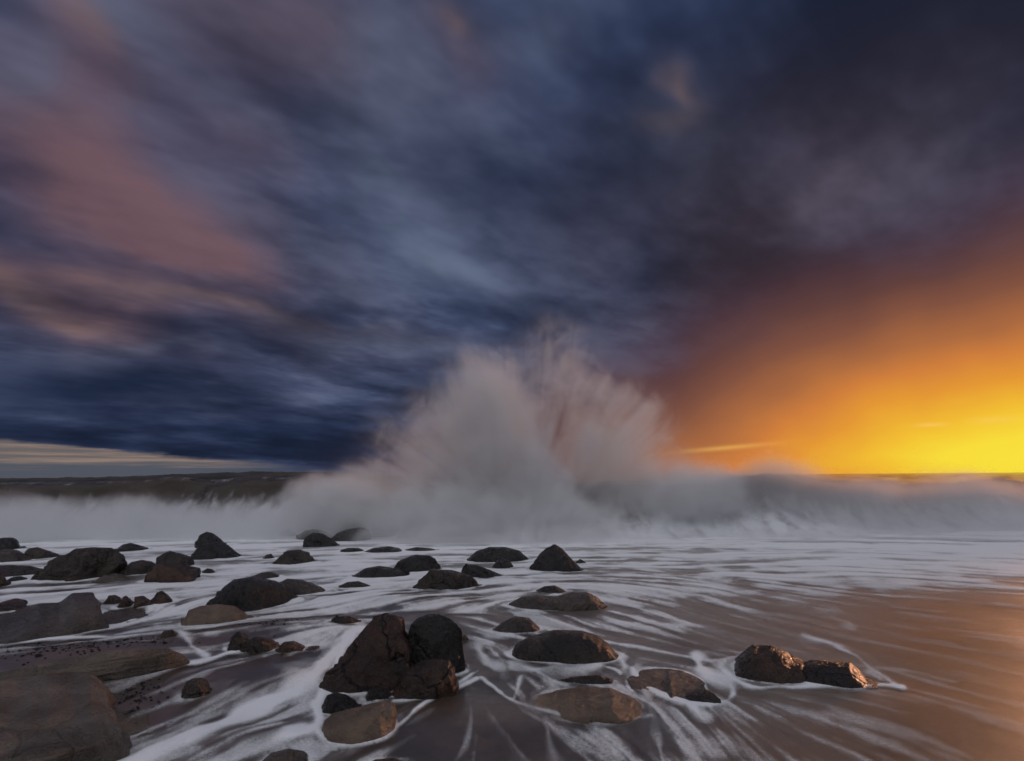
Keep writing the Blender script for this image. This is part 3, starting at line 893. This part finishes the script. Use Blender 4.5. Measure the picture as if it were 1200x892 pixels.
lines = [
    ([(425, 742), (409, 751), (383, 777), (364, 800)], 9, 1.0), ([(364, 800), (331, 819), (282, 842), (233, 864), (180, 884), (130, 905)], 15, 1.0),
    ([(370, 829), (377, 858), (340, 866), (312, 882), (250, 900)], 9, .95),
    ([(372, 865), (396, 873), (427, 874), (451, 867), (473, 853), (487, 837), (505, 821), (527, 812), (560, 797)], 3.2, 1.0),
    ([(461, 824), (485, 823), (509, 817), (541, 801), (560, 786)], 2.6, .8), ([(382, 810), (410, 813), (432, 815), (441, 823)], 6, 1.0),
    ([(400, 767), (390, 791), (380, 806), (372, 829), (376, 842), (371, 863)], 6, .95),
    ([(600, 783), (633, 787), (682, 787), (711, 778), (726, 770), (732, 784)], 7, .95),
    ([(564, 796), (583, 810), (600, 826), (620, 832), (643, 841), (675, 848), (705, 852), (731, 847), (764, 841)], 3.2, 1.0),
    ([(610, 796), (606, 813), (600, 826)], 3, .8), ([(560, 760), (570, 780), (590, 786)], 8, .6),
    ([(741, 787), (754, 803), (774, 816), (797, 823), (823, 827), (849, 825), (862, 813), (853, 797)], 4.5, .95),
    ([(808, 827), (829, 841)], 7, .8), ([(816, 770), (823, 784), (836, 796), (856, 797)], 12, .9),
    ([(850, 787), (867, 800), (893, 806), (933, 804), (973, 801), (1013, 805), (1043, 805), (1057, 807)], 4.5, .95),
    ([(943, 747), (980, 760), (1007, 772), (1027, 790), (1050, 803)], 4.5, .55), ([(1017, 790), (1032, 798)], 7, .6),
    ([(-40, 757), (0, 754), (49, 749), (98, 749), (147, 752), (183, 744)], 3.5, .95), ([(120, 797), (147, 790), (183, 787), (229, 785), (262, 771), (300, 765), (331, 767), (383, 760), (409, 751)], 3.2, .95),
    ([(211, 748), (226, 764), (242, 774)], 7, .75), ([(196, 852), (249, 826), (300, 810), (360, 790)], 2.5, .55), ([(150, 868), (200, 846), (262, 830), (330, 806)], 2.5, .5),
    ([(855, 679), (829, 687), (783, 695), (744, 695), (690, 704)], 5, .6), ([(917, 700), (967, 717), (997, 733)], 9, .38),
    ([(747, 783), (760, 823), (770, 862), (778, 900)], 7, .5), ([(639, 852), (645, 875), (652, 900)], 6, .35), ([(730, 855), (742, 900)], 6, .3),
    ([(700, 850), (690, 880)], 4, .2), ([(1000, 780), (1060, 785), (1120, 800)], 2.5, .35),
]
wmod = fbm(np.stack([fx * 2.3, fy * 2.3, fx * 0 + 8], -1), 3)
wmod2 = fbm(np.stack([fx * 1.1, fy * 1.1, fx * 0 + 21], -1), 3)
wig = 4.0 * fbm(np.stack([fx * 3, fy * 3, fx * 0], -1), 3)


def chaikin(p):
    for q in range(2):
        o = [p[0]]
        for (xa, ya), (xb, yb) in zip(p[:-1], p[1:]):
            o += [(xa * .75 + xb * .25, ya * .75 + yb * .25), (xa * .25 + xb * .75, ya * .25 + yb * .75)]
        p = o + [p[-1]]
    return p


for pts, wd, st in lines:
    pts = chaikin(pts)
    xs = [p[0] for p in pts]
    ys = [p[1] for p in pts]
    sel = np.where((FPX_ > min(xs) - 4 * wd) & (FPX_ < max(xs) + 4 * wd) & (FPY_ > min(ys) - 4 * wd) & (FPY_ < max(ys) + 4 * wd))[0]
    if not len(sel):
        continue
    X, Y = FPX_[sel], FPY_[sel] + wig[sel] * min(1, wd / 6)
    best = np.full(len(sel), 1e9)
    for (xa, ya), (xb, yb) in zip(pts[:-1], pts[1:]):
        l2 = (xb - xa) ** 2 + (yb - ya) ** 2
        t = np.clip(((X - xa) * (xb - xa) + (Y - ya) * (yb - ya)) / l2, 0, 1)
        best = np.minimum(best, np.hypot(X - xa - t * (xb - xa), Y - ya - t * (yb - ya)))
    wv = wd * np.clip(0.85 + 1.1 * wmod[sel], 0.25, 1.6)
    q = np.exp(-(best / wv) ** 2 * 1.2) * st * ((0.66 if wd < 8 else 0.75) + (0.5 if wd < 8 else 0.4) * fineL[sel]) * np.clip(0.9 + 0.9 * wmod2[sel], 0.35, 1.0)
    foam[sel] = np.maximum(foam[sel], np.clip(q, 0, 1.0))
foam = np.clip(foam, 0, 1)

# ------------------------------------------------------------------ build the foam sheet
for Cc, ud, vd, Wd, Dp, p_pl, dist, kk in FEET:        # foam gathers in a thin broken line round each foot
    if kk <= 0:
        continue
    rel = np.stack([fx - Cc[0], fy - Cc[1]], -1)
    lu, lv = rel @ ud[:2] / (Wd / 2), rel @ vd[:2] / (Dp / 2)
    sel = np.where((np.abs(lu) < 1.6) & (np.abs(lv) < 1.8))[0]
    q = (np.abs(lu[sel]) ** p_pl + np.abs(lv[sel]) ** p_pl) ** (1 / p_pl)
    gap_ = (q - 1.0) * min(Wd, Dp) / 2
    wl = 0.0060 * dist * np.clip(0.8 + 1.4 * wmod[sel], 0.2, 2.0)
    add = np.exp(-((gap_ - 0.3 * wl) / wl) ** 2) * 0.9 * (0.45 + 0.6 * fineL[sel]) * np.clip(0.75 + 1.5 * wmod2[sel], 0.12, 1.0) * sstep(LIC[sel] + 0.7 * C[sel], 0.25, 0.95)
    foam[sel] = np.maximum(foam[sel], add * (gap_ > -0.5 * wl) * kk)
foam = box_blur(box_blur(foam.reshape(NR, NA), 3, 0), 3, 1).ravel()
keep = foam > 0.035
fz = fz0 + 0.008 + foam * (0.004 + 0.0010 * fr)
fz = np.maximum(fz, -0.055 + 0.05 * foam)
Ff = grid_faces(NR, NA)[:, ::-1]
Ff = Ff[keep[Ff].any(1)]
used = np.unique(Ff)
remap = np.full(len(fx), -1)
remap[used] = np.arange(len(used))
fo = mesh_obj("foam", np.stack([fx, fy, fz], -1)[used], remap[Ff], FOAM)
fa = fo.data.attributes.new("foam", "FLOAT", "POINT")
fa.data.foreach_set("value", foam[used].astype(np.float32))
tag(fo, "white sea foam streaming between the rocks and over the sand", "foam", kind="stuff")

# ------------------------------------------------------------------ pebbles on the dark sand
pv, pf = [], []
rp = random.Random(4)
ico = [(0, 0, 1), (0.9, 0, 0.3), (0.28, 0.85, 0.3), (-0.72, 0.53, 0.3), (-0.72, -0.53, 0.3), (0.28, -0.85, 0.3), (0, 0, -0.6)]
icf = [(0, 1, 2), (0, 2, 3), (0, 3, 4), (0, 4, 5), (0, 5, 1), (6, 2, 1), (6, 3, 2), (6, 4, 3), (6, 5, 4), (6, 1, 5)]
for cx_, cy2, wx_, wy_, cnt in ((60, 768, 90, 9, 240), (160, 757, 60, 6, 90), (155, 815, 35, 22, 130), (150, 843, 14, 8, 50), (320, 738, 60, 8, 70)):
    for q in range(cnt):
        c_ = at(cx_ + rp.gauss(0, wx_ * .6), cy2 + rp.gauss(0, wy_ * .6))
        sz_ = rp.uniform(0.006, 0.016) * (2.0 if rp.random() < 0.08 else 1.0)
        zz = float(sand_z(np.array([c_[0]]), np.array([c_[1]]))[0])
        ra = rp.uniform(0, 6.28)
        k0 = len(pv)
        for (X, Y, Z) in ico:
            X, Y = X * rp.uniform(.8, 1.3), Y * rp.uniform(.7, 1.2)
            pv.append((c_[0] + sz_ * (X * math.cos(ra) - Y * math.sin(ra)), c_[1] + sz_ * (X * math.sin(ra) + Y * math.cos(ra)), zz + sz_ * Z * 0.7))
        pf += [(a + k0, b + k0, c + k0) for a, b, c in icf]
tag(mesh_obj("pebbles", pv, pf, ROCKM["black"]), "small dark pebbles scattered on the wet sand", "pebbles", kind="stuff")

# ------------------------------------------------------------------ breaking wave
WY = 18.4
crest = [(-500, 572), (-200, 570), (0, 566), (100, 565), (200, 561), (300, 558), (400, 558), (470, 568), (560, 572), (700, 566), (760, 560), (800, 562), (860, 560), (900, 555), (930, 555), (985, 563), (1080, 566), (1150, 561), (1250, 566), (1400, 578), (1700, 582)]
wx = np.linspace(-500, 1700, 420)
wyv = np.interp(wx, [p[0] for p in crest], [p[1] for p in crest])
sec = [(-2.6, -0.14, .9), (-2.0, 0.0, .9), (-1.55, 0.12, .85), (-1.2, 0.25, .75), (-0.95, 0.40, .6), (-0.72, 0.56, .42), (-0.52, 0.72, .25), (-0.36, 0.85, .12), (-0.2, 0.94, .15), (-0.05, 0.99, .35), (0.12, 1.0, .25),
       (0.4, 0.97, .1), (0.9, 0.86, 0), (1.6, 0.66, 0), (2.6, 0.42, 0), (4.0, 0.2, 0), (6.0, 0.02, 0), (8.0, -0.2, 0)]
t_ = np.linspace(0, len(sec) - 1, 64)
so, shh, sf = [np.interp(t_, range(len(sec)), [q[k] for q in sec]) for k in range(3)]
V, FA_ = [], []
for px, py in zip(wx, wyv):
    top = at_y(px, py, WY + 0.9 * math.sin(px * 0.006))
    hgt = top[2]
    V.append(np.stack([np.full(64, top[0]) , top[1] + so, shh * hgt - 0.02], -1))
    FA_.append(sf)
V, FA_ = np.concatenate(V), np.concatenate(FA_)
V[:, 1] += 0.35 * fbm(np.stack([V[:, 0] * 0.45, V[:, 2] * 0.8, V[:, 0] * 0], -1), 4)
V[:, 2] += 0.10 * fbm(V * np.array([0.9, 0.9, 0.9]) + 9, 4) * np.clip(V[:, 2], 0, 1)
wave = mesh_obj("breaking_wave", V, grid_faces(len(wx), 64)[:, ::-1], WAVE)
wa = wave.data.attributes.new("foam", "FLOAT", "POINT")
wa.data.foreach_set("value", FA_.astype(np.float32))
tag(wave, "dark breaking wave rolling in behind the boulders", "wave")


# ------------------------------------------------------------------ spray
def spray(name, label, lobes, y0, centre, dens, aniso, streak, size=(1, 1, 1), erode=0.9, thr=(0.30, 1.05)):
    """closed lumpy shell filled with drops; lobes: (px, py, rx px, rz px, depth m, rotation deg, amount, y offset)"""
    S = FPX / y0
    L = []
    for (px, py, rx, rz, ry, rot, amp, yo) in lobes:
        c = at_y(px, py, y0 + yo)
        L.append((c, (rx / S, ry, rz / S), math.radians(rot), amp))
    O = at_y(centre[0], centre[1], y0)

    def env(P):
        t = np.zeros(len(P))
        for c, r, a, amp in L:
            d = P - c
            X = d[:, 0] * math.cos(a) - d[:, 2] * math.sin(a)
            Z = d[:, 0] * math.sin(a) + d[:, 2] * math.cos(a)
            q = np.sqrt((X / r[0]) ** 2 + (d[:, 1] / r[1]) ** 2 + (Z / r[2]) ** 2)
            t += amp * (1 - sstep(q, 0.0, 1.0))
        return t
    # shell: farthest point along each direction that still holds drops
    nu, nv = 40, 72
    th = np.linspace(0.02, math.pi - 0.02, nu)
    ph = np.linspace(0, 2 * math.pi, nv, endpoint=False)
    TH, PH = np.meshgrid(th, ph, indexing="ij")
    dirs = np.stack([np.sin(TH) * np.cos(PH) * size[0], np.sin(TH) * np.sin(PH) * size[1], np.cos(TH) * size[2]], -1).reshape(-1, 3)
    rad = np.full(len(dirs), 0.25)
    for q in np.linspace(0.1, 14.0, 160):
        e = env(O + dirs * q)
        rad = np.where(e > 0.03, q + 0.08, rad)
    Vs = O + dirs * rad[:, None]
    Vs[:, 2] = np.maximum(Vs[:, 2], -0.08)
    m_, T = new_mat(name + "_drops")
    P = T.n("ShaderNodeNewGeometry").outputs["Position"]
    tot = None
    for c, r, a, amp in L:
        d = T.v("SUBTRACT", P, tuple(c))
        if abs(a) > 1e-3:
            vr = T.n("ShaderNodeVectorRotate", {"rotation_type": "Y_AXIS"}, Vector=d)
            vr.inputs["Angle"].default_value = -a
            d = vr.outputs[0]
        q = T.v("LENGTH", T.v("MULTIPLY", d, tuple(1.0 / x for x in r)))
        w_ = T.ss(q, 0.0, 1.0, amp, 0.0)
        tot = w_ if tot is None else T.m("ADD", tot, w_)
    # drops fly out from the impact: noise stretched along the flight
    d = T.v("SUBTRACT", P, tuple(at_y(streak[0], streak[1], y0)))
    ln = T.v("LENGTH", d)
    dn = T.v("NORMALIZE", d)
    pol = T.v("ADD", T.v("SCALE", dn, scale=streak[2]), T.comb(0.0, 0.0, T.m("MULTIPLY", ln, streak[3])))
    na = T.noise(pol, 1.0, 5, 0.62, 0.4)
    nb = T.noise(P, streak[4], 4, 0.62, 0.6)
    nz_ = T.m("MULTIPLY_ADD", na, 0.5, T.m("MULTIPLY", nb, 0.5))
    e = T.m("MULTIPLY_ADD", T.m("SUBTRACT", nz_, 0.5), T.m("MULTIPLY", T.ss(tot, 0.0, 0.35), erode * 2.2), tot)
    dd = T.m("MULTIPLY", T.ss(e, thr[0], thr[1]), dens)
    dd = T.m("MULTIPLY_ADD", T.ss(e, 0.02, 0.5), dens * 0.09, dd)
    pv_ = T.n("ShaderNodeVolumePrincipled", Density=dd, Anisotropy=aniso)
    pv_.inputs["Color"].default_value = (0.94, 0.95, 0.96, 1)
    finish(T, None, vol=pv_.outputs[0])
    m_.cycles.volume_step_rate = 0.5 if hasattr(m_.cycles, "volume_step_rate") else 1.0
    # poles closed so the shell is watertight
    Fs = grid_faces(nu, nv, wrap=True)
    k0 = len(Vs)
    Vs = np.vstack([Vs, Vs[:nv].mean(0), Vs[(nu - 1) * nv:].mean(0)])
    jj = np.arange(nv)
    tri = np.vstack([np.stack([np.full(nv, k0), (jj + 1) % nv, jj], -1), np.stack([np.full(nv, k0 + 1), (nu - 1) * nv + jj, (nu - 1) * nv + (jj + 1) % nv], -1)])
    me = bpy.data.meshes.new(name)
    me.from_pydata(Vs.tolist(), [], [tuple(int(q) for q in f[::-1]) for f in Fs] + [tuple(int(q) for q in f[::-1]) for f in tri])
    import bmesh
    bm = bmesh.new()
    bm.from_mesh(me)
    bmesh.ops.recalc_face_normals(bm, faces=bm.faces)
    bm.to_mesh(me)
    bm.free()
    me.materials.append(m_)
    o = bpy.data.objects.new(name, me)
    col.objects.link(o)
    tag(o, label, "spray", kind="stuff")
    return o


spray("spray_plume", "tall plume of sea spray bursting upward where the wave hits", [
    (588, 545, 95, 165, 1.5, -10, 1.30, 0), (640, 590, 60, 95, 1.3, -24, .95, -.3), (525, 606, 150, 58, 1.6, 0, .95, -.9), (625, 618, 140, 52, 1.6, 0, 1.05, -1.0), (505, 545, 140, 115, 1.4, 20, .60, .2),
    (555, 455, 105, 100, 1.3, 10, .38, .2), (655, 435, 90, 120, 1.2, -8, .50, .5), (735, 505, 105, 110, 1.2, -25, .60, .8), (700, 548, 85, 85, 1.2, 0, .75, .8), (770, 590, 130, 66, 1.3, 0, .85, .2),
    (405, 590, 90, 60, 1.4, 0, .9, 0), (820, 572, 90, 62, 1.2, 0, .65, .4), (540, 634, 190, 24, 1.6, 0, .5, -1.9), (710, 634, 120, 22, 1.6, 0, .45, -1.9)],
    16.4, (600, 580), 2.7, 0.15, (620, 660, 9.0, 0.32, 0.9), erode=1.05, thr=(0.18, 1.15))
spray("spray_bank", "low bank of white spray along the wave, left of the plume", [
    (-200, 620, 190, 52, 1.3, 0, 1.0, 0), (-40, 618, 160, 56, 1.3, 0, 1.0, 0), (90, 620, 140, 52, 1.3, 0, 1.0, 0), (190, 621, 120, 50, 1.3, 0, 1.0, 0), (300, 620, 130, 50, 1.3, 0, 1.0, 0),
    (400, 606, 110, 64, 1.3, 0, 1.0, -.2), (165, 590, 60, 30, 1.0, 0, .4, .3), (30, 592, 80, 30, 1.0, 0, .4, .3), (370, 576, 60, 38, 1.0, 0, .6, .2), (0, 630, 260, 18, 1.3, 0, .3, -1.2), (280, 630, 200, 18, 1.3, 0, .3, -1.2)],
    16.5, (120, 615), 1.9, 0.15, (300, 760, 9.0, 0.35, 1.0), size=(2.0, 0.6, 0.6), erode=1.0, thr=(0.2, 1.1))
spray("spray_veil", "brownish veil of spray off the wave crest towards the sunset", [
    (830, 596, 110, 62, 1.3, 0, .85, -.2), (912, 580, 85, 76, 1.2, 0, 1.0, 0), (1010, 598, 110, 62, 1.3, 0, .9, -.2), (1110, 594, 110, 64, 1.3, 0, .9, -.2), (1230, 598, 130, 62, 1.3, 0, .9, -.2), (1400, 606, 160, 58, 1.3, 0, .9, -.2),
    (905, 562, 75, 34, 1.1, 0, .8, .4), (1000, 574, 80, 28, 1.1, 0, .7, .4), (1130, 570, 90, 30, 1.1, 0, .7, .4), (840, 574, 70, 30, 1.1, 0, .7, .4), (880, 634, 190, 22, 1.7, 0, .55, -2.0), (1130, 634, 220, 24, 1.8, 0, .6, -2.0)],
    16.8, (1040, 608), 1.25, 0.5, (620, 740, 9.0, 0.35, 0.9), size=(2.0, 0.6, 0.6), erode=1.0, thr=(0.2, 1.1))
